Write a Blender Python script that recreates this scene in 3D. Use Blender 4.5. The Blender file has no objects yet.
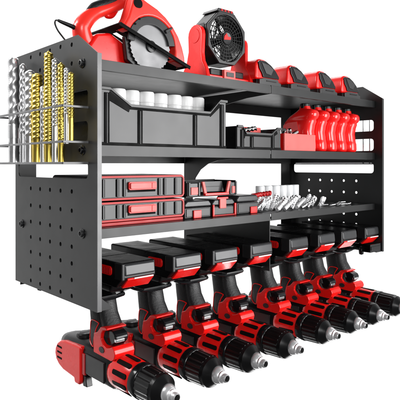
import bpy, bmesh, math, random
from mathutils import Vector, Matrix
random.seed(7)
sc = bpy.context.scene
S = 0.01                      # every length below is written in centimetres
PI = math.pi
# ------------------------------------------------------------------ camera
cd = bpy.data.cameras.new("Camera"); cam = bpy.data.objects.new("Camera", cd)
sc.collection.objects.link(cam); sc.camera = cam
cam.location = (-36.772*S, -61.54*S, 19.734*S)
cam.rotation_euler = (math.radians(90), 0, -0.731)
cd.sensor_width = 36; cd.lens = 528.13/400*36
cd.shift_y = -(200-164.705)/400
cd.clip_start = 0.01; cd.clip_end = 50
# ------------------------------------------------------------------ world: a plain white studio
w = bpy.data.worlds.new("World"); sc.world = w; w.use_nodes = True
bg = w.node_tree.nodes["Background"]
bg.inputs[0].default_value = (1, 1, 1, 1); bg.inputs[1].default_value = 0.12
# ------------------------------------------------------------------ lamps
def area(name, loc, target, size, power, sy=None):
    l = bpy.data.lights.new(name, 'AREA'); l.energy = power; l.size = size*S
    l.shape = 'RECTANGLE'; l.size_y = (sy or size)*S
    o = bpy.data.objects.new(name, l); sc.collection.objects.link(o)
    o.location = Vector(loc)*S
    o.rotation_euler = (Vector(target)-Vector(loc)).to_track_quat('-Z', 'Y').to_euler()
    return o
area("softbox_key", (80, -105, 20), (25, 0, 18), 90, 24)
area("softbox_side", (-45, 40, 72), (0, 12, 36), 34, 7)
area("softbox_front", (-50, -120, 45), (30, 0, 5), 40, 9)
area("backdrop_lamp_upper", (150, 150, 270), (215, 245, 0), 420, 94, 40)
area("backdrop_lamp_lower", (150, 150, -235), (215, 245, 30), 420, 94, 40)
sc.view_settings.view_transform = 'Standard'
sc.view_settings.look = 'None'
sc.view_settings.exposure = 0; sc.view_settings.gamma = 1
sc.render.engine = 'CYCLES'
sc.cycles.max_bounces = 8

# ------------------------------------------------------------------ materials
def mat(name, col, rough=.4, metal=0, spec=.5, bump=0, bscale=600, coat=0, vary=.25, alpha=None, trans=0, wear=.0):
    m = bpy.data.materials.new(name); m.use_nodes = True
    nt = m.node_tree; b = nt.nodes["Principled BSDF"]
    b.inputs["Base Color"].default_value = (*col, 1)
    b.inputs["Metallic"].default_value = metal
    b.inputs["Specular IOR Level"].default_value = spec
    b.inputs["Coat Weight"].default_value = coat
    b.inputs["Coat Roughness"].default_value = .08
    b.inputs["Transmission Weight"].default_value = trans
    tc = nt.nodes.new("ShaderNodeTexCoord")
    n = nt.nodes.new("ShaderNodeTexNoise"); n.inputs["Scale"].default_value = 35; n.inputs["Detail"].default_value = 6
    nt.links.new(tc.outputs["Object"], n.inputs["Vector"])
    mr = nt.nodes.new("ShaderNodeMapRange")
    mr.inputs[3].default_value = rough*(1-vary); mr.inputs[4].default_value = min(1, rough*(1+vary))
    mr.inputs[1].default_value = .3; mr.inputs[2].default_value = .7
    nt.links.new(n.outputs[0], mr.inputs[0]); nt.links.new(mr.outputs[0], b.inputs["Roughness"])
    if wear:
        mx = nt.nodes.new("ShaderNodeMix"); mx.data_type = 'RGBA'
        mx.inputs[6].default_value = (*[c*(1-wear) for c in col], 1)
        mx.inputs[7].default_value = (*[min(1, c*(1+wear)) for c in col], 1)
        nt.links.new(n.outputs[0], mx.inputs[0]); nt.links.new(mx.outputs[2], b.inputs["Base Color"])
    if bump:
        n2 = nt.nodes.new("ShaderNodeTexNoise"); n2.inputs["Scale"].default_value = bscale; n2.inputs["Detail"].default_value = 3
        nt.links.new(tc.outputs["Object"], n2.inputs["Vector"])
        bp = nt.nodes.new("ShaderNodeBump"); bp.inputs["Strength"].default_value = bump; bp.inputs["Distance"].default_value = .0006
        nt.links.new(n2.outputs[0], bp.inputs["Height"]); nt.links.new(bp.outputs[0], b.inputs["Normal"])
    return m
COAT = mat('powder_coated_steel', (.013, .0133, .0137), .34, 0, .4, .04, 1500, vary=.08)
LIP = COAT
BLACK = mat('black_plastic', (.0045, .0045, .005), .3, 0, .28, .06, 1200)
GLOSS = mat('glossy_black_plastic', (.006, .006, .007), .16, 0, .4)
RUBBER = mat('black_rubber', (.006, .006, .0065), .5, 0, .3, 1.0, 420)
RUBGREY = mat('charcoal_rubber', (.014, .014, .015), .45, 0, .35, 1.0, 420)
SHOE = mat('black_steel_and_shade', (.004, .004, .004), .6, 0, .08)
GREY = mat("grey_plastic", (.026, .026, .027), .3, 0, .45, .04, 1000, vary=.08)
CHAR = mat('charcoal_plastic', (.014, .014, .015), .35, 0, .4, .1, 1000)
DGREY = mat('dark_grey_plastic', (.025, .0255, .027), .35, 0, .45, .1, 1000, vary=.1)
MGREY = mat('satin_grey_label', (.026, .027, .029), .26, 0, .5, vary=.1)
RED = mat('red_plastic', (.82, .008, .006), .27, 0, .45, .03, 1600, coat=.15, vary=.1)
SAWRED = mat('saw_red_plastic', (.82, .026, .016), .3, 0, .45, .03, 1600, coat=.15, vary=.1)
DRED = mat('deep_red_plastic', (.42, .008, .010), .35, 0, .4)
JUG = mat('red_bottle_plastic', (.80, .009, .008), .22, 0, .5, .0, 300, coat=.35, vary=.1)
PINK = mat('pale_red_plastic', (.78, .11, .10), .35, 0, .4)
TRIM = mat('pale_red_trim', (.58, .10, .10), .4, 0, .4)
WHITE = mat('white_plastic', (.76, .76, .76), .35, 0, .4)
STEEL = mat('bright_steel', (.78, .78, .79), .2, 1, .5)
BLADE = mat('brushed_blade_steel', (.22, .22, .225), .45, .5, .5, .1)
NICKEL = mat('satin_nickel', (.74, .74, .75), .3, .7, .5)
CHROME = mat('bit_steel', (.84, .84, .85), .27, .9, .5)
BITST = mat('pale_bit_steel', (.84, .84, .85), .3, .35, .5)
GOLD = mat('titanium_gold', (.95, .68, .13), .3, 1, .5, wear=.12)
NICKELD = mat('grey_coated_rail_lit_edge', (.10, .10, .103), .3, 0, .6, .05)
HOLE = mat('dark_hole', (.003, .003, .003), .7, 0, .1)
CLEAR = mat('frosted_clear_plastic', (.9, .92, .93), .15, 0, .5, trans=.6)

# ------------------------------------------------------------------ mesh builder
class M:
    def __init__(s): s.v = []; s.f = []
    def add(s, vs, fs):
        n = len(s.v); s.v += [Vector(v) for v in vs]; s.f += [[i+n for i in f] for f in fs]; return s
    def box(s, x0, x1, y0, y1, z0, z1):
        vs = [(x, y, z) for x in (x0, x1) for y in (y0, y1) for z in (z0, z1)]
        return s.add(vs, [(0,1,3,2),(4,6,7,5),(0,4,5,1),(2,3,7,6),(0,2,6,4),(1,5,7,3)])
    def prism(s, poly, ax, a, b):
        # poly is given in the two other axes in order (x,y,z without ax)
        def P(p, t):
            return {'x': (t, p[0], p[1]), 'y': (p[0], t, p[1]), 'z': (p[0], p[1], t)}[ax]
        n = len(poly)
        return s.add([P(p, a) for p in poly]+[P(p, b) for p in poly],
              [list(range(n)), list(range(n, 2*n))]+[(i, (i+1) % n, (i+1) % n+n, i+n) for i in range(n)])
    def loft(s, rings, cap=True, closed=True):
        n = len(rings[0]); vs = [p for r in rings for p in r]; fs = []
        for k in range(len(rings)-1):
            for i in range(n if closed else n-1):
                j = (i+1) % n
                fs.append((k*n+i, k*n+j, (k+1)*n+j, (k+1)*n+i))
        if cap: fs += [list(range(n)), [len(vs)-n+i for i in range(n)]]
        return s.add(vs, fs)
    def lathe(s, prof, o=(0,0,0), ax='z', n=28, star=None, cap=True):
        # prof: (position along ax, radius)
        rings = []
        for k, (t, r) in enumerate(prof):
            ring = []
            for i in range(n):
                a = 2*PI*i/n; rr = r
                if star and star[0] <= k <= star[1] and (i//star[3]) % 2: rr = r*star[2]
                c, q = rr*math.cos(a), rr*math.sin(a)
                ring.append({'z': (o[0]+c, o[1]+q, o[2]+t), 'y': (o[0]+c, o[1]+t, o[2]+q), 'x': (o[0]+t, o[1]+c, o[2]+q)}[ax])
            rings.append(ring)
        return s.loft(rings, cap)
    def tube(s, path, r, n=8, closed=False):
        path = [Vector(p) for p in path]; rings = []; N = len(path); up = Vector((.31, .17, .93))
        for k, p in enumerate(path):
            if closed: t = path[(k+1) % N]-path[k-1]
            else: t = path[min(k+1, N-1)]-path[max(k-1, 0)]
            t.normalize(); a = t.cross(up).normalized(); b = t.cross(a)
            rr = r[k] if isinstance(r, (list, tuple)) else r
            rings.append([p+(a*math.cos(2*PI*i/n)+b*math.sin(2*PI*i/n))*rr for i in range(n)])
        if closed: rings.append(rings[0])
        return s.loft(rings, not closed)
    def hose(s, path, rad, n=16, sub=5):
        P = [Vector(p) for p in path]; R_ = list(rad); out = []; rr = []
        for i in range(len(P)-1):
            a, b, c, d = P[max(i-1, 0)], P[i], P[i+1], P[min(i+2, len(P)-1)]
            for k in range(sub):
                t = k/sub
                out.append(.5*((2*b)+(-a+c)*t+(2*a-5*b+4*c-d)*t*t+(-a+3*b-3*c+d)*t**3)); rr.append(R_[i]*(1-t)+R_[i+1]*t)
        out.append(P[-1]); rr.append(R_[-1])
        return s.tube(out, rr, n)
    def ring(s, c, r0, r1, ax, a, b, n=40, sx=1, sz=1):
        # annulus with thickness
        R = []
        for (r, t) in ((r0, a), (r1, a), (r1, b), (r0, b), (r0, a)):
            ring = []
            for i in range(n):
                q = 2*PI*i/n; u, v = r*math.cos(q)*sx, r*math.sin(q)*sz
                ring.append({'y': (c[0]+u, t, c[1]+v), 'x': (t, c[0]+u, c[1]+v), 'z': (c[0]+u, c[1]+v, t)}[ax])
            R.append(ring)
        return s.loft(R, False)
    def twist(s, L, r, turns, z0=0, shank=0, tip=True, depth=.42, n=14, thick=1):
        # a fluted, twisted drill bit standing on z0; the plain shank is at the bottom
        rings = []
        if shank:
            for z in (0, shank): rings.append([(r*.86*math.cos(2*PI*i/n), r*.86*math.sin(2*PI*i/n), z0+z) for i in range(n)])
        K = max(10, int(turns*12))
        for k in range(K+1):
            t = k/K; z = shank+.1+(L-shank-.1)*t; tw = t*turns*2*PI; e = 1
            if tip and t > .972: e = max(.3, (1-t)/.028)
            ring = []
            for i in range(n):
                a = 2*PI*i/n
                rr = r*e*(1-depth*(abs(math.sin(a))**1.5)*thick)
                ring.append((rr*math.cos(a+tw), rr*math.sin(a+tw), z0+z))
            rings.append(ring)
        return s.loft(rings)
    def xf(s, mtx):
        s.v = [mtx @ v for v in s.v]; return s
    def plate(s, outline, holes, ax, t0, t1):
        bm = bmesh.new(); es = []; loops = []
        for lp in [outline]+holes:
            vs = [bm.verts.new((p[0], p[1], 0)) for p in lp]
            loops.append(len(vs))
            for i in range(len(vs)): es.append(bm.edges.new((vs[i], vs[(i+1) % len(vs)])))
        bm.verts.index_update()
        bmesh.ops.triangle_fill(bm, use_beauty=True, use_dissolve=False, edges=es)
        bm.verts.index_update()
        P = [(v.co.x, v.co.y) for v in bm.verts]; F = [[v.index for v in f.verts] for f in bm.faces]; bm.free()
        N = len(P)
        def Q(p, t): return {'x': (t, p[0], p[1]), 'y': (p[0], t, p[1]), 'z': (p[0], p[1], t)}[ax]
        fs = [list(f) for f in F]+[[i+N for i in reversed(f)] for f in F]; k = 0
        for n in loops:
            for i in range(n):
                a, b = k+i, k+(i+1) % n; fs.append([a, b, b+N, a+N])
            k += n
        return s.add([Q(p, t0) for p in P]+[Q(p, t1) for p in P], fs)
ORG = {}
def tagp(o, label=None, cat=None, group=None, kind=None):
    if label: o['label'] = label
    if cat: o['category'] = cat
    if group: o['group'] = group
    if kind: o['kind'] = kind
    return o
def thing(name, label, cat, loc, group=None):
    o = bpy.data.objects.new(name, None); sc.collection.objects.link(o)
    o.empty_display_size = .02
    o.location = Vector(loc)*S; ORG[o.name] = Vector(loc)
    return tagp(o, label, cat, group)
def part(name, m, material, parent=None, bevel=0, seg=2, ang=35, label=None, loc=None):
    org = ORG[parent.name] if parent else Vector(loc)
    me = bpy.data.meshes.new(name)
    me.from_pydata([(v-org)*S for v in m.v], [], m.f)
    bm = bmesh.new(); bm.from_mesh(me)
    bmesh.ops.recalc_face_normals(bm, faces=bm.faces); bm.to_mesh(me); bm.free()
    me.polygons.foreach_set('use_smooth', [True]*len(me.polygons))
    me.set_sharp_from_angle(angle=math.radians(ang))
    me.materials.append(material)
    o = bpy.data.objects.new(name, me); sc.collection.objects.link(o)
    if parent: o.parent = parent
    else: o.location = org*S
    ORG[o.name] = org
    if bevel:
        b = o.modifiers.new('Bevel', 'BEVEL'); b.width = bevel*S; b.segments = seg
        b.limit_method = 'ANGLE'; b.angle_limit = math.radians(ang); b.harden_normals = True
    if label: o['label'] = label
    return o
def copy_thing(root, loc, label, group=None, rot=None, scale=None):
    r = root.copy(); sc.collection.objects.link(r); r.location = Vector(loc)*S; r['label'] = label
    ORG[r.name] = Vector(loc)
    if group: r['group'] = group
    if rot is not None: r.rotation_euler = rot
    def rec(a, b):
        for ch in list(a.children):
            c = ch.copy(); sc.collection.objects.link(c); c.parent = b; rec(ch, c)
    rec(root, r)
    return r
def circ(y, z, r, n=12): return [(y+r*math.cos(2*PI*i/n), z+r*math.sin(2*PI*i/n)) for i in range(n)]
def rrect(a0, a1, b0, b1, r, n=5):
    out = []
    for cx, cy, s0 in ((a1-r, b1-r, 0), (a0+r, b1-r, 90), (a0+r, b0+r, 180), (a1-r, b0+r, 270)):
        for i in range(n+1):
            a = math.radians(s0+90*i/n); out.append((cx+r*math.cos(a), cy+r*math.sin(a)))
    return out

# ================================================================== white studio backdrop, a long way behind
m = M(); ring_ = []
for zz in (-420, 450):
    ring_.append([(30+320*math.sin(math.radians(a)), 320*math.cos(math.radians(a)), zz) for a in range(-60, 141, 5)])
m.loft(ring_, False, False)
PAPER = mat('white_paper', (.92, .92, .92), .9, 0, .1)
o = part('backdrop', m, PAPER, None, loc=(0, 0, 0)); o['kind'] = 'structure'; o['label'] = 'plain white studio backdrop'
# ================================================================== THE RACK
W, D, H = 74.5, 26.7, 38.0
ZT, ZM, ZL = 34.33, 22.46, 10.83
rack = thing('tool_rack', 'black powder coated steel shelf rack with perforated side panels holding all the tools', 'tool rack', (0, 0, 0))
def side_holes():
    hs = []
    for j in range(5):
        y = 6.95+3.41*j
        for z in (.95, 3.25, 5.6, 8.0, 10.5, 13.15, 15.9): hs.append(circ(y, z, .33))
        hs.append(circ(y, 37.15 if j else 37.1, .33) if j else circ(y, 36.9, .33))
        if j in (1, 3): hs.append(circ(y, 34.6, .33))
    hs.append(circ(6.95, 34.2, .33))
    for z0, z1 in ((17.75, 20.15), (22.95, 25.75), (27.5, 30.1)): hs.append(rrect(2.4, 25.4, z0, z1, .7))
    return hs
def side_panel(x0, x1, sgn, lbl):
    outl = [(0.05, 0), (D, 0), (D, H), (5.2, H), (0.05, 34.75)]
    p = part('side_panel', M().plate(outl, side_holes(), 'x', x0, x1), COAT, rack, label=lbl)
    xi = x1 if sgn > 0 else x0; SHADE = []
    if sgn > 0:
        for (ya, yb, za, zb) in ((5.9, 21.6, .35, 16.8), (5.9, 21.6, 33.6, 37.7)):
            m = M(); m.box(x1+.005, x1+.03, ya, yb, za, zb); SHADE.append(m)
    m = M(); m.box(*sorted((x0 if sgn > 0 else x1, xi+sgn*.55)), -.07, .05, .02, 34.7)
    part('front_flange', m, NICKELD if sgn > 0 else COAT, p, .03)  # left flange coloured lighter to paint in the light its edge reflects
    for q in SHADE: part('hole_shade_sheet', q, HOLE, p)  # added black sheets that make the left panel's holes look dark inside
    m = M(); m.box(*sorted((xi, xi+sgn*3.6)), D-.02, D+.12, .1, H-.1)
    part('back_flange', m, COAT, p, .03)
    # chamfer fold along the sloping top corner and foot tab
    m = M(); m.prism([(xi, 0.0), (xi+sgn*2.5, 0.0), (xi+sgn*2.3, .35), (xi, 2.3)], 'y', .3, .45)
    m.box(*sorted((xi, xi+sgn*2.3)), .45, 24, .0, .14)
    part('foot_gusset', m, COAT, p, .02)
    xo = x0 if sgn > 0 else x1
    for y, z in ((3.88, 33.84), (3.88, 21.75), (3.88, 10.2), (23.9, 9.9), (23.9, 21.7), (23.9, 33.8)):
        m = M(); m.lathe([(0, .72), (-sgn*.12, .72), (-sgn*.14, .6)], (xo, y, z), 'x', 20)
        b = part('bolt', m, GLOSS, p, label='black cap bolt with bright hex socket')
        m = M(); m.lathe([(-sgn*.14, .5), (-sgn*.42, .46), (-sgn*.45, .3), (-sgn*.25, .26)], (xo, y, z), 'x', 16, cap=False)
        m.lathe([(-sgn*.2, .3), (-sgn*.24, .3)], (xo, y, z), 'x', 6)
        part('bolt_head', m, DGREY if z > 30 or z < 12 else GLOSS, b)
    return p
side_panel(0, .14, 1, 'perforated left side panel with a chamfered top corner')
side_panel(W-.14, W, -1, 'perforated right side panel seen from inside')
mid = [(D-.1, .1), (D-.1, 33.9), (2.25, 33.9), (2.25, 32.75), (8, 32.5), (14, 31.7), (18, 30.2), (21, 27.8), (22.7, 25.2), (23.4, 22.6),
       (2.25, 22.2), (2.25, 20.9), (12, 20.85), (16, 20.6), (19, 19.9), (21.3, 18.7), (22.9, 17), (23.7, 15), (23.9, 12.5), (23.9, 10.6), (2.25, 10.5), (2.25, .15)]
part('middle_panel', M().plate(mid, [], 'x', 37.6, 37.78), COAT, rack)
def shelf(x0, x1, z, lip, lbl):
    m = M()
    m.box(x0, x1, 2.12, 26.5, z-.14, z)                       # plate
    m.box(x0, x1, 1.98, 2.12, z-lip, z+.0)                    # front lip
    m.box(x0, x1, 2.12, 2.6, z-lip, z-lip+.1)                 # returned edge
    m.box(x0, x1, 26.36, 26.5, z-lip-.9, z-.14)
    return part('shelf', m, LIP, rack, .035, label=lbl)
for nm, z, lip in (('top', ZT, 1.5), ('middle', ZM, 1.55), ('bottom', ZL, 1.38)):
    shelf(.2, 37.55, z, lip, '%s shelf board, left half' % nm)
    shelf(37.83, 74.3, z, lip, '%s shelf board, right half' % nm)
# battery rails: slotted holder plates with tines between the drills
CX = [7.6, 16.8, 25.1, 34.1, 44.8, 53.9, 62.1, 71.3]
def holder(x0, x1, cs, lbl):
    m = M(); m.box(x0, x1, 14.5, 25.5, .95, 1.1)
    edges = [x0]+[v for c in cs for v in (c-2.5, c+2.3)]+[x1]
    for a, b in zip(edges[0::2], edges[1::2]):
        if b-a > .3:
            m.box(a, b, 3.2, 14.5, .95, 1.1)
            m.box(a, b, 3.08, 3.2, .8, 1.1)
    m.box(x0, x1, 25.4, 25.5, -.6, .95)
    h = part('battery_rail', m, GLOSS, rack, .04, label=lbl)
    return h
h1 = holder(.3, 37.5, CX[:4], 'slotted rail carrying the drill batteries, left half')
h2 = holder(37.9, 74.2, CX[4:], 'slotted rail carrying the drill batteries, right half')
for x, y, h in ((1.1, 19.4, h1), (73.2, 5.0, h2), (73.2, 19.4, h2), (70.4, 3.2, h2)):
    m = M(); m.lathe([(.9, .55), (-.1, .55), (-.5, .5), (-.65, .3)], (x, y, 0), 'z', 18)
    part('bolt', m, GLOSS, h)
m = M(); m.box(69.2, 73.9, .2, .36, .25, 2.0); m.box(69.2, 73.9, .36, 3.0, .25, .4); m.box(69.4, 73.2, .05, .2, .7, 1.5)
part('end_bracket', m, GLOSS, rack, .04)
m = M(); m.box(.3, 74.2, 26.0, 26.3, 6.9, 9.9) if False else m.box(37.9, 70.9, 26.0, 26.3, 5.9, 6.6)
part('back_rail', m, COAT, rack, .03)
# drill bit rails on both outer faces
def bit_rail(sx, z, floor=False):
    xo = 0 if sx < 0 else W
    d = 3.9
    pts_o = [(xo, 2.2), (xo+sx*d*.97, 2.2), (xo+sx*d, 2.35), (xo+sx*d, 25.6), (xo+sx*d*.95, 26.0), (xo+sx*.0, 26.0)]
    pts_i = [(xo, 25.75), (xo+sx*d*.93, 25.75), (xo+sx*(d-.2), 25.55), (xo+sx*(d-.2), 2.6), (xo+sx*(d-.3), 2.5), (xo, 2.5)]
    m = M(); m.prism(pts_o+pts_i, 'z', z-.16, z+.16)
    if floor: m.box(*sorted((xo+sx*.05, xo+sx*(d-.2))), 2.5, 25.7, z-.14, z-.04)
    part('bit_rail', m, NICKELD, rack, .04)
for sx in (-1, 1):
    bit_rail(sx, 27.55); bit_rail(sx, 22.8); bit_rail(sx, 19.95, True)

# ================================================================== drill bits in the side rails
BITS = [  # y, z top, radius, turns, material, bottom z, shank, label
 (22.7, 37.3, .95, 2.0, CHROME, 20.05, 6.2, 'thick long silver auger bit, rearmost in the rack on the left panel'),
 (19.1, 35.7, .58, 3.5, CHROME, 20.05, 4.5, 'silver twist drill bit just beside the thick auger bit'),
 (16.5, 34.3, .95, 2.8, CHROME, 20.05, 4.0, 'wide pale silver masonry bit with shallow flutes beside the fat gold bit'),
 (14.0, 33.5, .85, 5.0, GOLD, 20.05, 3.5, 'fat gold drill bit of medium height between pale silver bits'),
 (12.0, 31.4, .5, 3.0, CHROME, 20.05, 3.0, 'short silver bit tucked between the fat gold bit and the tallest gold bit'),
 (10.2, 36.2, .68, 9.0, GOLD, 20.05, 2.5, 'tallest gold twist drill bit in the side rack'),
 (8.1, 34.9, .55, 5.0, CHROME, 20.05, 5, 'slim silvery bit right of the tallest gold bit'),
 (6.35, 34.0, .52, 6, GOLD, 20.05, 3, 'gold twist drill bit third from the front edge of the left panel'),
 (4.75, 33.1, .42, 5.0, CHROME, 22.6, 4, 'thin silver bit between two gold bits near the front edge'),
 (3.45, 32.3, .42, 5.5, GOLD, 23.0, 3, 'thin short gold bit nearest the front edge of the left panel')]
for (y, zt, r, tn, mt, zb, sh, lb) in BITS:
    m = M(); m.twist(zt-zb, r, tn*(1.3 if mt is GOLD else 1.35), 0, sh, depth=.13 if mt is GOLD else .17, n=20)
    if r > .9 and zt > 37:
        m.lathe([(0, .8), (3.2, .8), (3.3, .55), (3.9, .55), (4.0, .95), (6.1, .95)], (0, 0, 0), 'z', 8)
    m.xf(Matrix.Translation((-1.95, y, zb)))
    o = part('drill_bit', m, mt, None, loc=(-1.95, y, zb), ang=65)
    tagp(o, lb, 'drill bit', 'drill bits in the side rack')
for k, y in enumerate((4.6, 6.3)):
    m = M(); m.lathe([(0, .16), (.1, .2), (3, .2), (3.1, .14), (11.5, .14), (11.8, .08)], (0, 0, 0), 'z', 12); m.xf(Matrix.Translation((W+1.9, y, 20.05)))
    o = part('drill_bit', m, STEEL, None, loc=(W+1.9, y, 20.05), ang=50)
    tagp(o, ['thin steel rod bit seen through the right panel window, nearer its front edge', 'thin steel rod bit seen through the right panel window, nearer the red bottles'][k], 'drill bit', 'drill bits behind the right panel')

# ================================================================== CORDLESS DRILLS
def build_drill(cx):
    t = thing('cordless_drill', '', 'cordless drill', (cx, 0, 0), 'cordless drills hanging upside down in the rail')
    X = cx-.55; ZA = -10.75                                  # spindle axis
    P = lambda pts: pts
    # battery pack
    m = M()
    m.prism([(.95, 3.5), (1.15, 5.8), (18.6, 5.8), (18.6, 3.2), (17.6, 2.2), (2.6, 2.1)], 'x', cx-3.0, cx+2.95)
    bat = part('battery', m, BLACK, t, .3, 3)
    m = M(); m.prism([(.78, 3.95), (.95, 5.55), (1.5, 5.7), (1.5, 3.9)], 'x', cx-2.6, cx+2.75)
    part('front_plate', m, MGREY, bat, .3, 4)
    m = M(); m.prism([(.85, 3.4), (1.1, 3.75), (2.75, 2.15), (2.3, 1.95)], 'x', cx-2.1, cx+2.5)
    part('red_trim', m, RED, bat, .08)
    m = M(); m.prism([(.78, 3.5), (.85, 3.62), (1.05, 3.4), (.98, 3.28)], 'x', cx-1.0, cx+2.4)
    part('highlight_stripe', m, WHITE, bat, .03)  # highlight along the trim's upper edge, put in as a white strip
    m = M(); m.prism(rrect(3.6, 7.4, 3.7, 5.05, .5), 'x', cx-3.15, cx-2.8)
    btn = part('release_button', m, RED, bat, .08)
    m = M()
    for i in range(6): m.box(cx-3.22, cx-3.12, 4.0+i*.45, 4.2+i*.45, 3.95, 4.8)
    part('button_ribs', m, DRED, btn)
    m = M(); m.lathe([(0, .42), (5.7, .42)], (cx-2.78, 1.55, 0), 'z', 12) if False else m.box(cx-3.1, cx-2.5, .92, 2.9, 3.3, 5.74)
    part('corner_bumper', m, CHAR, bat, .2, 3)
    m = M(); m.box(cx-3.04, cx-2.95, 3.0, 17.6, 3.3, 3.4); m.box(cx-2.8, cx+2.8, 8.0, 8.1, 5.79, 5.83)
    part('seam', m, HOLE, bat)
    # foot of the handle
    m = M(); m.prism([(5.0, 2.1), (14.6, 2.1), (14.2, 1.15), (12.8, .2), (7.4, .0), (5.4, .9)], 'x', cx-2.2, cx+2.0)
    part('handle_foot', m, BLACK, t, .35, 3)
    # handle: lofted superellipse sections
    def sect(cxx, cy, z, rx, ry, n=20, e=2.6, tilt=0):
        out = []
        for i in range(n):
            a = 2*PI*i/n; c, q = math.cos(a), math.sin(a)
            dx = rx*math.copysign(abs(c)**(2/e), c); dy = ry*math.copysign(abs(q)**(2/e), q)
            out.append((cxx+dx, cy+dy, z+tilt*dy))
        return out
    H_ = [(.9, 10.6, 1.8, 2.5), (.2, 10.7, 1.75, 2.25), (-1.2, 10.7, 1.7, 2.15), (-3, 10.3, 1.8, 2.2), (-4.6, 9.7, 1.9, 2.5), (-6.2, 9.3, 1.95, 3.0), (-8.4, 9.2, 2.0, 3.5)]
    m = M(); m.loft([sect(X+.2, y, z, rx, ry) for z, y, rx, ry in H_])
    hd = part('handle', m, RUBBER, t)
    m = M(); m.loft([sect(X+.2, y-1.2-(.1 if z > -4 else .4), z, rx*.86, ry*.62) for z, y, rx, ry in H_[1:6]])
    part('grip_insert', m, RUBGREY, hd)
    def hx(y, z):
        k = 0
        while k < len(H_)-2 and z < H_[k+1][0]: k += 1
        a, b = H_[k], H_[k+1]; t = (z-a[0])/(b[0]-a[0]); cy, rx, ry = (a[q]+(b[q]-a[q])*t for q in (1, 2, 3))
        return X+.2-rx*max(.05, 1-min(1, abs(y-cy)/ry)**2.6)**(1/2.6)-.02
    loop = [(8.6, -4.4), (9.4, -4.2), (10.6, -4.3), (11.2, -5.0), (11.5, -6.2), (11.4, -7.4), (10.8, -8.0), (9.9, -8.2), (9.7, -6.8), (9.2, -5.4)]
    lp_ = [(hx(y, z), y, z) for y, z in loop+loop[:1]]
    m = M(); m.hose(lp_, [.09]*len(lp_), 6, 4)
    part('piping', m, RED, hd)
    # red trigger housing with its forward arm
    prof0 = [(9.6, -5.3), (9.7, -8.2), (8.2, -8.75), (4.6, -8.7), (2.2, -8.45), (.9, -7.9), (.5, -7.1), (.9, -6.5), (1.7, -6.15), (2.8, -6.5), (4.2, -6.75), (5.4, -6.5), (6.3, -5.7), (6.2, -4.9), (5.5, -4.35), (3.9, -4.15), (3.8, -3.85), (5.0, -3.75), (6.6, -3.95), (8.0, -4.9)]
    prof = [(9.6-(9.6-a)*.66, b-.72) for a, b in prof0]
    m = M(); m.prism(prof, 'x', X-1.95, X+1.55)
    th = part('trigger_housing', m, RED, t, .32, 3, 28)
    m = M(); m.lathe([(0, .62), (-.1, .6)], (0, 0, 0), 'x', 20); m.xf(Matrix.Translation((X-1.95, 7.2, -8.0)) @ Matrix.Diagonal((1, 1.15, .75, 1)))
    part('badge', m, CHAR, th)
    m = M(); m.prism([(9.6-(9.6-a)*.74, b-.7) for a, b in ((6.2, -4.4), (4.4, -4.2), (3.2, -4.6), (2.7, -5.2), (3.0, -5.8), (4.2, -6.6), (5.8, -6.5), (6.6, -5.6))], 'x', X-1.2, X+1.1)
    tr = part('trigger', m, GLOSS, t, .3, 3)
    m = M(); m.box(X-1.25, X+.3, 4.35, 4.9, -6.5, -6.0); part('trigger_glint', m, STEEL, tr, .1)  # bright chip stands in for a highlight on the black trigger
    m = M(); m.prism([(9.6, -8.6), (3.8, -8.6), (3.6, -9.0), (5.0, -9.6), (9.6, -9.6)], 'x', X-1.7, X+1.6)
    part('collar', m, GLOSS, t, .2)
    # motor body
    rings = []
    for y, e in ((3.6, .8), (4.4, .96), (12.4, 1.0), (16, 1.02), (18.6, .98), (20.2, .84), (21.0, .55)):
        rings.append([(X+2.35*e*math.copysign(abs(math.cos(a))**.6, math.cos(a)), y, ZA-.15+2.65*e*math.copysign(abs(math.sin(a))**.62, math.sin(a))) for a in [2*PI*i/28 for i in range(28)]])
    m = M(); m.loft(rings); mb = part('motor_housing', m, BLACK, t, 0, 2, 60)
    m = M(); m.box(X-2.5, X-2.2, 5.8, 11.3, -12.6, -9.5); part('side_cover', m, CHAR, mb, .12)
    m = M(); m.box(X-2.62, X-2.3, 11.1, 11.9, -12.9, -9.6); part('red_tab', m, DRED, mb, .08)
    shell = [(12.2, -8.75), (14.5, -8.85), (17.4, -9.0), (19.0, -9.35), (20.1, -10.0), (20.75, -10.9), (20.9, -11.8), (20.5, -12.8), (19.5, -13.5), (18.0, -13.95), (14.4, -14.2), (14.2, -14.9), (12.8, -14.9), (12.2, -14.2)]
    for s_ in (-1, 1):
        m = M(); m.prism(shell, 'x', *sorted((X+s_*2.75, X+s_*1.2)))
        sh = part('rear_shell', m, RED, t, .5, 4, 40)
        if s_ < 0:
            m = M()
            for z in (-10.4, -11.3, -12.2): m.box(X-2.8, X-2.5, 18.3, 19.9, z-.16, z+.16)
            part('vent_slots', m, HOLE, sh, .05)
    m = M(); m.prism([(12.6, -13.2), (12.2, -14.9), (11.0, -14.8), (11.4, -13.2)], 'x', X-2.3, X-1.2)
    part('belt_clip', m, GLOSS, t, .12)
    # mode dial on top of the housing
    m = M(); m.lathe([(-9.0, 1.35), (-7.9, 1.35), (-7.75, 1.2)], (X, 15.6, 0), 'z', 28)
    dl = part('mode_dial', m, CHAR, t)
    m = M(); m.lathe([(-7.76, 1.02), (-7.66, .98)], (X, 15.6, 0), 'z', 28); m.box(X-.9, X+.9, 15.4, 15.8, -7.66, -7.5); part('dial_cap', m, BLADE, dl)
    # torque collar, ring, chuck
    m = M(); m.lathe([(5.2, 2.2), (4.9, 2.5), (4.2, 2.62), (1.9, 2.52), (0.0, 2.4), (-.3, 2.2)], (X, 0, ZA), 'y', 40)
    cl = part('torque_collar', m, RED, t, 0, 2, 50)
    m = M()
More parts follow.
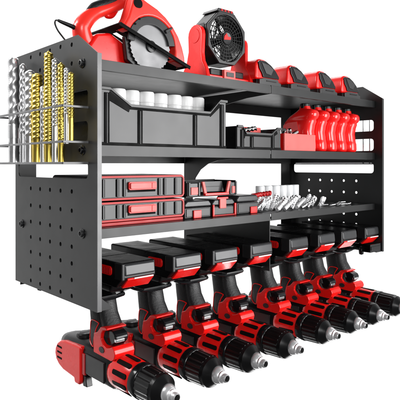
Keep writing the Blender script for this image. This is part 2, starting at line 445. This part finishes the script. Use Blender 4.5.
    for k in range(10):
        a = 2*PI*(k+.5)/10
        q = M(); q.prism(rrect(.2, 3.6, -.36, .36, .33), 'x', 2.25, 2.59)
        q.xf(Matrix.Translation((X, 0, ZA)) @ Matrix.Rotation(-a, 4, 'Y')); m.add(q.v, q.f)
    part('collar_grooves', m, HOLE, cl, .06)
    m = M(); m.lathe([(-.1, 2.2), (-.3, 2.5), (-1.35, 2.52), (-1.55, 2.4), (-1.6, 2.2)], (X, 0, ZA), 'y', 40)
    part('chuck_ring', m, GLOSS, t, 0, 2, 50)
    m = M(); m.lathe([(-1.5, 2.1), (-1.7, 2.4), (-4.6, 2.3), (-4.62, 2.24), (-5.2, 2.15), (-6.1, 1.42), (-6.25, 1.35), (-6.28, 1.1)], (X, 0, ZA), 'y', 80, star=(1, 2, .96, 2))
    ch = part('chuck', m, BLACK, t, 0, 2, 30)
    m = M(); m.lathe([(-6.1, 1.2), (-6.22, 1.26), (-6.6, 1.2), (-7.1, .95), (-7.15, .88), (-7.4, .86), (-7.5, .62), (-8.1, .6), (-8.25, .48), (-7.8, .3)], (X, 0, ZA), 'y', 30)
    ns = part('chuck_nose', m, NICKEL, ch, 0, 2, 40)
    m = M(); m.lathe([(-8.0, .36), (-8.27, .36)], (X, 0, ZA), 'y', 16); part('bit_socket', m, HOLE, ns)
    # wire hook beside the foot
    path = [(cx-6.4, 8.2, .55), (cx-5.6, 7.6, .15), (cx-4.4, 7.3, -.25), (cx-2.8, 7.1, -.45), (cx-.8, 7.0, -.4), (cx+1.2, 7.0, -.15)]
    m = M(); m.tube(path, [.22, .26, .3, .32, .34, .34], 10); m.lathe([(0, .34), (.18, .26), (.25, .05)], (cx+1.2, 7.0, -.15), 'x', 10)
    part('belt_hook', m, GLOSS, t)
    return t
DL = ['cordless drill with red motor shell partly hidden by the left side panel, nearest the viewer',
      'second cordless drill from the left end of the rail, right beside the nearest one',
      'third cordless drill from the left end of the rail',
      'cordless drill just left of the middle panel, fourth from the left',
      'cordless drill just right of the middle panel, fifth from the left',
      'third cordless drill from the right panel',
      'cordless drill last but one before the right panel',
      'cordless drill next to the right panel, its chuck cut by the picture edge']
d0 = build_drill(CX[0]); d0['label'] = DL[0]
for c, l in zip(CX[1:], DL[1:]): copy_thing(d0, (c, 0, 0), l)

# ================================================================== LARGE PARTS BIN with white bottles
def bin_(x0, x1, y0, y1, z0, zl, zh, c0, c1, label, ribs, post=1.4):
    t = thing('storage_bin', label, 'storage bin', ((x0+x1)/2, (y0+y1)/2, z0))
    zc = zl
    front = [(x0, z0), (x1, z0), (x1, zh), (x1-post, zh), (c1, zc), (c0, zc), (x0+post, zh), (x0, zh)]
    m = M(); m.prism(front, 'y', y0, y0+.25)
    fr = part('front_wall', m, GREY, t, .05)
    m = M(); m.box(x0, x0+.25, y0+.25, y1, z0, zh); m.box(x1-.25, x1, y0+.25, y1, z0, zh); m.box(x0+.25, x1-.25, y1-.25, y1, z0, zh); m.box(x0+.25, x1-.25, y0+.25, y1-.25, z0, z0+.25)
    part('shell', m, BLACK, t, .05)
    rim = [(x0-.15, zh), (x0+post, zh), (c0, zc), (c1, zc), (x1-post, zh), (x1+.15, zh)]
    rim2 = [(a, b-.42) for a, b in rim[::-1]]; rim2[0] = (x1+.15, zh-.5); rim2[-1] = (x0-.15, zh-.5)
    up = [(x0-.15, zh+.15), (x0+post+.1, zh+.15), (c0+.1, zc+.15), (c1-.1, zc+.15), (x1-post-.1, zh+.15), (x1+.15, zh+.15)]
    m = M(); m.prism(up+[(x1+.15, zh-.25), (x1-post-.25, zh-.25), (c1-.2, zc-.25), (c0+.2, zc-.25), (x0+post+.25, zh-.25), (x0-.15, zh-.25)], 'y', y0-.35, y0+.05)
    part('rim', m, GREY, t, .05)
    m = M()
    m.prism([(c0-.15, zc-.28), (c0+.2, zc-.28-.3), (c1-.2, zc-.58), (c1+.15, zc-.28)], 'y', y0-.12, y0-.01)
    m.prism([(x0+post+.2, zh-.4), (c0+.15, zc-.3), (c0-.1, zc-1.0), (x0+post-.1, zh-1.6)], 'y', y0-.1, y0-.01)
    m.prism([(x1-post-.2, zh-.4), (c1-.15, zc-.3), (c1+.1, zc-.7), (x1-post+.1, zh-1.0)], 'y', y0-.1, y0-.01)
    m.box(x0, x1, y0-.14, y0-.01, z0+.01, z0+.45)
    part('shade_band', m, SHOE, t, .02)  # black strips paint in the shade under the rim, plus the bottom lip
    for xr in ribs:
        m = M(); m.box(xr-.3, xr+.5, y0-.16, y0-.01, z0+.3, (zh if xr < c0 or xr > c1 else zc)-.6)
        r_ = part('rib', m, SHOE, t, .04)
        m = M(); m.box(xr-.02, xr+.14, y0-.24, y0-.16, z0+.3, (zh if xr < c0 or xr > c1 else zc)-.7)
        part('rib_ridge', m, DGREY, r_, .04)
    return t
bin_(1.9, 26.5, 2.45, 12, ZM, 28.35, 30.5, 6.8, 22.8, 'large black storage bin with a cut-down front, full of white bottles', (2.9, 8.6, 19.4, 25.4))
RL = ['white plastic bottle in the large bin, partly hidden behind its left post'] + ['white plastic bottle, %s in the row standing in the large bin' % q for q in ('second from the left', 'third from the left', 'fourth from the left', 'fourth from the right', 'third from the right', 'second from the right')]+['white plastic bottle at the right end of the row in the large bin']
rb = None
for k, x in enumerate((7.5, 10.15, 12.85, 15.7, 18.5, 21.2, 23.6)):
    if rb is None:
        rb = thing('white_bottle', RL[0], 'bottle', (x, 6.6, ZM+.3), 'white bottles in the large bin')
        m = M(); m.lathe([(ZM+.3, 1.2), (ZM+.5, 1.26), (29.45, 1.26), (29.5, 1.2)], (x, 6.6, 0), 'z', 28); part('bottle_body', m, WHITE, rb, 0)
        m = M(); m.lathe([(29.5, 1.2), (29.55, 1.28), (31.0, 1.28), (31.2, 1.16)], (x, 6.6, 0), 'z', 28); part('cap', m, WHITE, rb, 0)
    else: copy_thing(rb, (x, 6.6+(.2 if k % 2 else 0), ZM+.3), RL[k if k < 6 else 7])
# small bin + contents
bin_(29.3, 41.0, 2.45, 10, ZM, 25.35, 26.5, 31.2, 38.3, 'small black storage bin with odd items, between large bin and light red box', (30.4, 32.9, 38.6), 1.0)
o = part('hardware_box', M().box(33.2, 38.6, 5.2, 7.4, ZM+.3, 26.7), PINK, None, .15, 2, loc=(36, 6, ZM+.3)); tagp(o, 'pale red box lying inside the small storage bin', 'box')
m = M(); m.twist(5, .5, 2, 0, 1); m.xf(Matrix.Translation((31.4, 4.4, 25.6)) @ Matrix.Rotation(math.radians(80), 4, 'Y'))
o = part('drill_bit', m, STEEL, None, loc=(33, 4.4, 25.6)); tagp(o, 'silver bit lying on top of the small storage bin', 'drill bit')
# open red box
t = thing('open_box', 'open red box with a front painted lighter red for its bright reflection and silver sockets inside', 'box', (47, 5, ZM))
m = M(); m.box(42.15, 42.4, 2.65, 7.5, ZM, 25.7); m.box(51.7, 51.95, 2.65, 7.5, ZM, 25.7); m.box(42.4, 51.7, 7.3, 7.5, ZM, 25.7); m.box(42.4, 51.7, 2.65, 7.3, ZM, ZM+.2)
part('shell', m, RED, t, .04)
m = M(); m.box(42.15, 51.95, 2.4, 2.65, ZM, 25.72); part('front_panel', m, PINK, t, .05)  # paler than the shell: the front's bright reflection is put into its colour
for k, (x, y, a, b) in enumerate(((43.6, 4, 50, 20), (44.9, 5.2, -55, 60), (46.6, 4.2, 62, -10), (47.9, 5.6, -40, 30), (49.6, 4.4, 70, 70), (50.6, 5.8, 35, -50))):
    m = M(); m.lathe([(-1.7, .42), (1.5, .42), (1.7, .3)], (0, 0, 0), 'z', 14)
    m.xf(Matrix.Translation((x, y, 25.55)) @ Matrix.Rotation(math.radians(b), 4, 'Z') @ Matrix.Rotation(math.radians(a), 4, 'Y'))
    o = part('socket', m, STEEL, None, loc=(x, y, 25.5)); tagp(o, 'small silver socket poking out of the light red box', 'socket', 'silver sockets in the light red box')

# ================================================================== RED BOTTLES
def jug(x):
    t = thing('oil_bottle', 'red plastic bottle with black cap, leftmost of five, behind the light red box', 'bottle', (x, 6, ZM), 'red bottles on the middle shelf')
    Z = [(22.5, 3.0, 9.6, 1.35), (22.7, 2.7, 9.9, 1.6), (23.2, 2.6, 10, 1.68), (24.3, 2.65, 10, 1.68), (24.7, 2.8, 10, 1.62), (25.0, 2.85, 10, 1.62), (26.5, 3.05, 10, 1.66), (27.8, 2.8, 9.9, 1.68), (28.5, 2.5, 9.7, 1.66),
         (28.9, 2.5, 9.4, 1.5), (29.2, 2.1, 9.0, 1.62), (29.8, 1.85, 8.2, 1.66), (30.3, 1.9, 7.2, 1.55), (30.75, 2.2, 6.5, 1.3), (31.05, 3.1, 6.2, 1.05), (31.15, 3.8, 6.0, .9), (31.7, 3.9, 5.9, .85)]
    rings = []
    for z, y0, y1, rx in Z:
        ring = []
        for i in range(32):
            a = 2*PI*i/32; c, q = math.cos(a), math.sin(a)
            ring.append((x+rx*math.copysign(abs(c)**.7, c), (y0+y1)/2+(y1-y0)/2*math.copysign(abs(q)**.62, q), z))
        rings.append(ring)
    m = M(); m.loft(rings); bd = part('bottle_body', m, JUG, t, 0, 2, 70)
    for s_ in (-1, 1):
        m = M(); m.prism([(4.6, 24.9), (9.2, 24.9), (9.2, 28.0), (8, 28.5), (5.6, 28.6)], 'x', *sorted((x+s_*1.6, x+s_*1.74)))
        part('label_panel', m, JUG, bd, .1, 3)
    m = M(); m.lathe([(31.3, 1.0), (32.15, 1.0), (32.28, .88)], (x, 4.9, 0), 'z', 36, star=(0, 1, .95, 1)); part('cap', m, BLACK, t)
    return t
j0 = jug(51.8)
for k in range(1, 5):
    copy_thing(j0, (51.8+3.78*k, 6, ZM), 'red plastic bottle with black cap, %s' % ['', 'second from the left of five', 'middle one of five', 'second from the right of five', 'rightmost of five, nearest the right panel'][k])

# ================================================================== TOOL CASES on the bottom shelf
def case(z0, z1, label, name='organizer_case'):
    x0, x1, y0, y1 = 1.0, 18.4, 4.0, 15
    t = thing(name, label, 'tool case', ((x0+x1)/2, 9, z0))
    m = M(); m.prism(rrect(x0, x1, z0, z1, .5), 'y', y0, y1); part('case_body', m, BLACK, t, .1)
    m = M(); m.box(x0+.5, x1-.5, y0-.12, y0+.0, z0+.45, z1-.45); part('front_panel', m, GREY, t, .03)
    pts = [(a, y0-.1, b) for a, b in rrect(x0+.15, x1-.12, z0+.2, z1-.2, .55)]
    m = M(); m.tube(pts, .17, 8, True); part('trim', m, TRIM, t)
    for xr in (3.2, 5.6, 6.75, 13.2, 14.3, 16.5):
        wd = .2
        m = M(); m.box(xr-wd, xr-wd+.16, y0-.2, y0-.1, z0+.55, z1-.55); m.box(xr+wd, xr+wd+.16, y0-.2, y0-.1, z0+.55, z1-.55)
        r_ = part('rib', m, SHOE, t, .02)
        m = M(); m.box(xr-wd+.16, xr+wd, y0-.32, y0-.12, z0+.5, z1-.5); part('rib_bar', m, GREY, r_, .05)
    zc = (z0+z1)/2+.15
    m = M(); m.box(7.5, 12.6, y0-.2, y0-.1, zc-.85, zc+.6); part('handle_recess', m, HOLE, t, .05)
    m = M(); m.prism(rrect(7.65, 12.45, zc-.35, zc+.55, .2), 'y', y0-.75, y0-.35)
    hh = part('handle', m, PINK, t, .08)
    m = M(); m.box(11.5, 11.7, y0-.82, y0-.7, zc-.3, zc+.5); m.prism(rrect(7.5, 12.6, zc-.5, zc+.7, .25), 'y', y0-.5, y0-.2)
    part('latch', m, RED, hh, .03)
    return t
case(ZL+.55, 14.35, 'lower one of two stacked grey and red organizer cases')
m = M(); m.box(1.0, 18.2, 3.85, 15, ZL+.02, ZL+.5)
o = part('base_tray', m, DRED, None, .08, loc=(9.5, 9, ZL)); tagp(o, 'thin dark red tray under the two organizer cases', 'tray')
case(14.5, 18.15, 'upper one of two stacked grey and red organizer cases')
# black organizer tray on top of the small boxes
t = thing('tool_tray', 'open black tool tray with red handle bar, stacked on three small boxes', 'tool tray', (24.5, 7, 14.2))
m = M(); m.box(18.9, 30.6, 4.0, 9.5, 14.35, 14.6); m.box(18.9, 19.15, 4.0, 9.5, 14.6, 17.0); m.box(30.35, 30.6, 4, 9.5, 14.6, 17); m.box(19.15, 30.35, 9.2, 9.5, 14.6, 17.1)
part('shell', m, BLACK, t, .06)
for a, b in ((18.9, 21.9), (28.4, 30.6)):
    m = M(); m.box(a+.1, b-.1, 3.7, 4.0, 14.5, 16.7); e = part('end_block', m, MGREY, t, .12)
    for xx in (a+.25, b-.6):
        m = M(); m.box(xx, xx+.35, 3.5, 3.69, 14.6, 16.8); part('rib', m, GREY, e, .05)
    m = M(); m.box(a+.75, b-.75, 3.5, 3.68, 14.8, 16.0); part('latch', m, PINK, e, .05)
m = M(); m.prism([(22.6, 15.1), (28.1, 15.1), (27.6, 16.9), (22.9, 16.9)], 'y', 4.5, 4.75); part('middle_wall', m, GREY, t, .05)
m = M(); m.box(22.7, 27.9, 4.38, 4.5, 15.95, 16.05); part('seam', m, BLACK, t)
m = M(); m.prism([(22.6, 14.55), (28.2, 14.55), (28.2, 15.0), (22.6, 15.0)], 'y', 3.3, 3.9)
hb = part('handle_bar', m, RED, t, .1)
for pp in ([(22.0, 16.9), (22.5, 16.9), (23.1, 14.9), (22.5, 14.9)], [(28.7, 16.9), (28.2, 16.9), (27.6, 14.9), (28.2, 14.9)]):
    m = M(); m.prism(pp, 'y', 3.4, 3.8); part('handle_side', m, PINK, hb, .06)

def box_small(x0, x1, z1, label, latches, cat='tool box'):
    t = thing('small_tool_box', label, cat, ((x0+x1)/2, 7, ZL), 'small tool boxes on the bottom shelf')
    zs = ZL+(z1-ZL)*.62
    m = M(); m.prism([(x0+.05, ZL+.02), (x1-.05, ZL+.02), (x1, zs), (x0, zs)], 'y', 4.1, 9.4); part('box_body', m, CHAR, t, .15, 3)
    m = M(); m.prism([(x0, zs+.08), (x1, zs+.08), (x1, z1-.55), (x1-.55, z1), (x0+.55, z1), (x0, z1-.55)], 'y', 4.0, 9.5); part('lid', m, MGREY, t, .3, 4)
    m = M(); m.box(x0+.35, x1-.35, 3.98, 4.1, ZL+.3, zs-.2); part('front_panel', m, GREY, t, .1)
    for a, b, c, d, mt in latches:
        m = M(); m.box(a, b, 3.7, 4.0, c, d); part('latch', m, mt, t, .08)
    return t
box_small(18.7, 24.6, 13.75, 'small rounded grey tool box with red latch, left of three under the tray', [(20.4, 22.1, ZL+.05, 12.2, RED)])
box_small(24.9, 30.3, 13.75, 'small tool box with tall latch and red frame, middle of three under tray', [(26.4, 27.9, 12.2, 14.0, PINK), (24.75, 25.1, ZL+.05, 12.9, RED), (30.0, 30.4, ZL+.05, 13.0, RED), (25.1, 30.0, ZL+.05, ZL+.3, DRED), (25.8, 28.4, 13.8, 14.15, RED)])
box_small(30.9, 36.6, 14.2, 'small rounded grey tool box with red latch, right of three beside the silver bits', [(34.2, 35.9, ZL+.05, 12.1, RED)])
# ================================================================== heap of silver bits and clear tubes
TUBEM = mat('frosted_tube', (.74, .75, .76), .2, 0, .5)
TUBX = [44.2, 46.6, 49.0, 51.2, 53.3, 55.4]
for k, x in enumerate(TUBX):
    m = M(); m.lathe([(ZL+.02, .95), (15.3, .95), (15.4, .85)], (x, 10.4, 0), 'z', 22)
    o = part('plastic_tube', m, TUBEM, None, loc=(x, 10.4, ZL))
    tagp(o, ['white tube at the left end of the row behind the silver bits', 'white tube, second from the left behind the silver bits', 'white tube, third from the left behind the silver bits', 'white tube, third from the right behind the silver bits', 'white tube, second from the right behind the silver bits', 'white tube at the right end of the row behind the silver bits'][k], 'tube', 'white tubes on the bottom shelf')
rr = random.Random(3)
HB = []
for k in range(44):
    x = 37.6+k*.44+rr.uniform(-.3, .3); y = rr.choice((3.4, 4.7, 6.0, 7.2)); hz = .7 if k > 33 else 1.0
    HB.append((x, y, ZL+.55+rr.uniform(.0, 1.2)*hz, rr.uniform(48, 74), rr.uniform(-25, 30), rr.uniform(.34, .46), rr.uniform(3.2, 4.2)*hz, BITST if k % 2 else CHROME))
for k in range(9): HB.append((58.4+k*1.25, rr.choice((3.6, 5, 7)), ZL+.3, 89, rr.uniform(-20, 30), .2, 2.4, CHROME))
HB += [(38.2, 6.8, 13.6, 82, 8, .55, 4.5, DRED), (41, 7.2, 13.9, 84, -15, .55, 4.5, DRED)]
for (x, y, z, a, b, r, L, mt) in HB:
    m = M(); m.twist(L, r, 2.2, -L/2, L*.3, depth=.32, n=12)
    mx = Matrix.Translation((x, y, z)) @ Matrix.Rotation(math.radians(b), 4, 'Z') @ Matrix.Rotation(math.radians(a), 4, 'Y')
    m.xf(mx)
    zmin = min(v.z for v in m.v)
    m.xf(Matrix.Translation((0, 0, max(0, ZL+.03-zmin))))
    o = part('driver_bit', m, mt, None, loc=(x, y, z), ang=50)
    if mt is DRED: tagp(o, 'red twisted bit on the silver heap, %s' % ('nearer the grey tool box' if x < 40 else 'in front of the white tubes'), 'driver bit')
    elif x > 58.3: tagp(o, 'tiny silver bit lying flat near the right panel', 'driver bit', 'tiny silver bits near the right panel')
    else: tagp(o, 'short silver twist bit in the heap on the bottom shelf', 'driver bit', 'heap of silver bits on the bottom shelf')

# ================================================================== BATTERIES / CHARGERS on top
def charger():
    t = thing('battery_charger', 'red and black battery charger next to the fan, leftmost of four', 'battery charger', (38.5, 5, ZT), 'red chargers on the top shelf')
    prof = [(35.5, 35.3), (35.4, 37.6), (35.7, 38.5), (36.4, 39.0), (37.6, 38.95), (38.9, 38.3), (40.1, 37.4), (41.0, 36.3), (41.2, 35.3)]
    m = M(); m.prism(prof, 'y', 3.1, 6.9); part('dome', m, RED, t, .6, 5, 25)
    m = M(); m.box(35.9, 41.1, 3.3, 6.9, ZT+.02, 35.4); part('base', m, BLACK, t, .15)
    m = M(); m.prism([(36.0, ZT+.02), (41.3, ZT+.02), (41.3, 35.0), (40.7, 35.15), (40.5, 35.6), (37.2, 35.6), (36.0, 35.3)], 'y', 2.75, 3.25); fb = part('front_foot', m, GREY, t, .1)
    m = M(); m.prism([(37.6, 35.0), (40.0, 35.0), (40.0, 35.2), (37.6, 35.2)], 'y', 2.68, 2.76); part('groove', m, BLACK, fb)
    m = M(); m.prism([(36.2, 38.6), (37.6, 38.6), (38.9, 38.0), (40.1, 37.1), (40.9, 36.1), (40.9, 35.7), (37.0, 35.7), (36.7, 36.4), (36.1, 37.2), (35.85, 38.2)], 'y', 2.85, 3.2); win = part('dark_window', m, GLOSS, t, .1)
    m = M(); m.prism([(36.5, 38.25), (38.2, 37.95), (39.4, 37.25), (38.8, 36.2), (37.6, 36.4)], 'y', 2.76, 2.86); part('label_panel', m, GREY, win, .03)
    t.location.x -= .4*S; t.scale = (1.14, 1.1, 1.04)
    return t
c0 = charger()
for k, l in enumerate(('second red battery charger from the fan', 'third red battery charger from the fan', 'red and black battery charger nearest the right panel')):
    copy_thing(c0, (38.0+[9.2, 18.7, 27.7][k], 5, ZT), l)

# ================================================================== FAN
t = thing('jobsite_fan', 'black round head fan in a red swivel bracket on the top shelf', 'fan', (29.3, 7.5, ZT))
FX, FZ = 29.4, 42.15
def octo(r, cx=FX, cz=FZ, rot=22.5, sx=1): return [(cx+sx*r*math.cos(math.radians(rot+45*i)), cz+r*math.sin(math.radians(rot+45*i))) for i in range(8)]
def ringpoly(r1, hole, y0, y1):
    return M().plate(r1, [hole], 'y', y0, y1)
hol = [(FX+4.0*math.cos(2*PI*i/32), FZ+4.0*math.sin(2*PI*i/32)) for i in range(32)]
m = ringpoly(octo(5.0), hol, 5.4, 9.0); hs = part('head_shell', m, BLACK, t, .2, 3, 30)
m = ringpoly(octo(4.95), [(FX+4.15*math.cos(2*PI*i/32), FZ+4.15*math.sin(2*PI*i/32)) for i in range(32)], 5.0, 5.4); part('bezel', m, GREY, hs, .12)
m = M(); m.box(FX-4.72, FX-4.6, 6.0, 8.6, FZ+.4, FZ+2.2); part('side_plate', m, GREY, hs, .05)
m = M(); m.prism([(FX-2.3, FZ+4.6), (FX+2.0, FZ+4.6), (FX+1.6, FZ+5.15), (FX-1.9, FZ+5.15)], 'y', 5.2, 9.2); tp = part('top_cover', m, DGREY, hs, .1)
m = M()
for i in range(4): m.box(FX-1.4+i*.8, FX-.95+i*.8, 5.1, 5.3, FZ+4.68, FZ+5.05)
part('red_vents', m, DRED, tp)
m = M()
for r in (1.4, 2.0, 2.6, 3.2, 3.75): m.ring((FX, FZ), r-.05, r+.05, 'y', 5.15, 5.28)
for i in range(28):
    a = 2*PI*i/28; q = M(); q.box(1.0, 4.05, 5.18, 5.26, -.045, .045)
    q.xf(Matrix.Translation((FX, 0, FZ)) @ Matrix.Rotation(-a, 4, 'Y')); m.add(q.v, q.f)
part('grille', m, BLACK, hs)
m = M()
for i in range(4):
    a = 2*PI*i/4+.35; q = M()
    q.prism([(1.0, -.6), (3.7, -1.3), (3.85, 1.2), (1.0, .6)], 'y', 0, .1)
    q.xf(Matrix.Translation((FX, 6.4, FZ)) @ Matrix.Rotation(-a, 4, 'Y') @ Matrix.Rotation(math.radians(32), 4, 'X')); m.add(q.v, q.f)
part('fan_blades', m, BLACK, t)
m = M()
for i in range(10):
    a = 2*PI*i/10; q = M(); q.box(0, 4.05, 8.7, 8.8, -.12, .12)
    q.xf(Matrix.Translation((FX, 0, FZ)) @ Matrix.Rotation(-a, 4, 'Y')); m.add(q.v, q.f)
for r in (2.0, 3.0): m.ring((FX, FZ), r-.08, r+.08, 'y', 8.65, 8.75)
part('rear_grille', m, BLACK, hs)
m = M(); m.lathe([(5.05, .95), (5.0, 1.05), (5.5, 1.1), (6.9, 1.1)], (FX, 0, FZ), 'y', 28); hub = part('hub', m, DGREY, t)
m = M(); m.prism([(FX-.85, FZ-.35), (FX+.75, FZ-.15), (FX+.85, FZ+.35), (FX+.2, FZ+.3), (FX-.2, FZ+.9), (FX-.75, FZ+.3)], 'y', 4.93, 5.02); part('badge', m, RED, hub, .03)
def arm(x0, x1, zt, r):
    pr = [(3.9, ZT+.02), (11.0, ZT+.02), (10.7, 35.6), (9.4, 37.6), (8.9, 39.5)]+[(7.1+r*math.cos(math.radians(a)), zt-r+r*math.sin(math.radians(a))) for a in range(0, 181, 20)]+[(5.4, 39.0), (5.2, 37.6), (4.4, 36.2)]
    return M().prism(pr, 'x', x0, x1)
br = part('bracket_arm', arm(23.6, 24.45, 44.0, 1.9), RED, t, .2, 3, label='left bracket arm')
m = M(); m.lathe([(23.6, 1.25), (23.5, 1.2)], (0, 7.1, 42.0), 'x', 28); part('pivot_cap', m, RED, br)
br = part('bracket_arm', arm(34.5, 35.3, 43.4, 1.7), RED, t, .2, 3, label='right bracket arm')
m = M(); m.box(24.4, 34.6, 4.6, 10.5, ZT+.02, 35.3); bs = part('base', m, RED, t, .2)
m = M(); m.box(25.4, 33.6, 5.0, 9.8, 35.3, 36.5); part('battery_dock', m, BLACK, t, .2)
m = M(); m.box(28.0, 30.8, 4.3, 5.0, 34.7, 36.4); bk = part('switch_panel', m, PINK, bs, .12)
m = M(); m.box(28.5, 30.3, 4.18, 4.3, 35.2, 36.0); part('switch', m, DGREY, bk, .05)

# ================================================================== CIRCULAR SAW
t = thing('circular_saw', 'red circular saw with black tilted base plate and silver blade', 'circular saw', (13, 8, ZT))
BX, BZ, BR = 12.9, 38.3, 3.9
# upper blade housing, outline in the x-z plane
def arcp(cx, cz, r, a0, a1, n): return [(cx+r*math.cos(math.radians(a0+(a1-a0)*i/n)), cz+r*math.sin(math.radians(a0+(a1-a0)*i/n))) for i in range(n+1)]
outer = [(19.6, 35.9), (19.5, 37.4), (19.0, 39.0), (18.2, 40.6), (17.1, 42.0), (15.6, 43.3), (13.9, 44.3), (12.0, 45.0), (10.6, 45.6), (9.4, 45.4), (9.0, 44.0), (8.4, 42.2), (7.6, 40.8), (7.4, 40.2)]
inner = arcp(BX, BZ, 4.6, 160, -22, 18)
m = M(); m.prism(outer+inner, 'y', 4.9, 6.9)
bh = part('blade_housing', m, SAWRED, t, .35, 3, 25)
m = M(); m.prism(outer[:-1]+[(7.6, 40.2), (9, 40.2), (18.2, 37.0)], 'y', 6.9, 7.3); part('rear_wall', m, SAWRED, bh, .1)
m = M()
for x, z, r in ((10.15, 44.25, .55), (9.6, 41.2, .16), (10.4, 42.1, .16)):
    q = M(); q.lathe([(4.95, r), (4.86, r)], (x, 0, z), 'y', 18); m.add(q.v, q.f)
m.prism(rrect(9.3, 10.9, 43.7, 45.1, .65), 'y', 4.83, 4.95)
part('ports', m, HOLE, bh)
# lower guard: grey arc, blade
m = M(); m.plate(arcp(BX, BZ, 4.62, 175, 8, 18)+arcp(BX, BZ, 3.35, 8, 175, 18), [], 'y', 5.0, 5.35)
m.prism([(15.2, 41.1), (16.6, 41.9), (16.7, 41.6), (15.5, 40.6)], 'y', 4.6, 5.0)
part('lower_guard', m, CHAR, t, .1)
pts = []
for i in range(108):
    a = 2*PI*i/108; r = BR-.1*(i % 3)
    pts.append((BX+r*math.cos(a), BZ+r*math.sin(a)))
m = M(); m.plate(pts, [], 'y', 5.5, 5.62); bl = part('blade', m, BLADE, t, ang=20)
m = M(); m.lathe([(5.5, .95), (5.2, .9), (5.1, .6)], (BX, 0, BZ), 'y', 24); m.lathe([(5.1, .4), (4.8, .4)], (BX, 0, BZ), 'y', 6); part('arbor_flange', m, CHAR, bl)
# shoe: tilted plate with a blade slot and a window
ang = math.atan2(35.75-40.65, 20.2-6.5); L = math.hypot(20.2-6.5, 35.75-40.65)
m = M(); m.plate([(0, 0), (L, 0), (L, 9.6), (0, 9.6)], [[(1.5, 1.0), (L-1.5, 1.0), (L-1.5, 1.9), (1.5, 1.9)], [(1.6, 3.4), (5.6, 3.4), (5.6, 4.8), (1.6, 4.8)]], 'z', 0, .22)
m.box(0, L, -.0, .16, -.35, 0.0); m.box(0, L, 9.44, 9.6, .22, .6)
m.xf(Matrix.Translation((6.5, 4.3, 40.65)) @ Matrix.Rotation(-ang, 4, 'Y'))
part('base_plate', m, SHOE, t, .04)
# motor housing, sitting low behind the plate, and grey pivot arm
m = M(); m.prism([(3.6, ZT+.05), (13.0, ZT+.05), (12.6, 35.4), (9.8, 38.4), (6.8, 39.9), (4.4, 39.4), (3.0, 37.4)], 'y', 7.4, 13.0)
part('motor_housing', m, RED, t, .5, 3)
m = M(); m.prism([(8.3, 39.4), (9.8, 38.9), (10.6, 36.2), (12.0, 35.0), (10.6, 34.6), (8.8, 35.8)], 'y', 5.9, 6.8); part('guard_lever', m, CHAR, t, .2, 3)
# rear handle: closed loop
hp = [(3.0, 39.0), (2.3, 39.9), (2.6, 41.0), (3.8, 42.2), (5.4, 43.2), (7.2, 44.0), (8.6, 44.9), (10.2, 46.0)]
m = M(); m.hose([(3.9, 9.4, 37.8), (2.9, 9.0, 38.9), (2.6, 8.7, 40.2), (3.5, 8.6, 41.6), (5.0, 8.6, 42.8), (6.8, 8.6, 43.7), (8.6, 8.6, 44.7), (10.2, 8.4, 46.0)], [1.5, 1.45, 1.35, 1.2, 1.0, .95, 1.0, 1.2], 20)
hd = part('handle', m, SAWRED, t, 0, 2, 60)
m = M(); m.hose([(3.2, 8.6, 42.2), (4.6, 8.6, 43.5), (6.4, 8.6, 44.4), (8.2, 8.6, 45.4), (9.8, 8.6, 46.7)], [.3, .75, .8, .85, .9], 16)
part('handle_grip', m, RUBBER, hd, 0, 2, 60)
m = M(); m.hose([(6.2, 8.6, 43.2), (6.9, 8.6, 42.7), (7.8, 8.6, 42.9), (8.6, 8.6, 44.0)], [.3, .45, .42, .4], 14); part('trigger', m, RED, hd)
m = M(); m.hose([(2.2, 8.6, 39.6), (1.1, 8.7, 40.0), (-.6, 8.8, 40.4), (-1.2, 8.8, 40.55)], [.5, .34, .26, .2], 10)
m.hose([(-1.1, 8.8, 40.55), (-1.55, 8.8, 40.45), (-1.6, 8.9, 40.0), (-1.0, 9.2, 39.2), (.2, 9.8, 38.4), (1.6, 10.4, 37.4), (2.6, 10.8, 35.2)], [.13]*7, 8)
part('power_cord', m, BLACK, t)
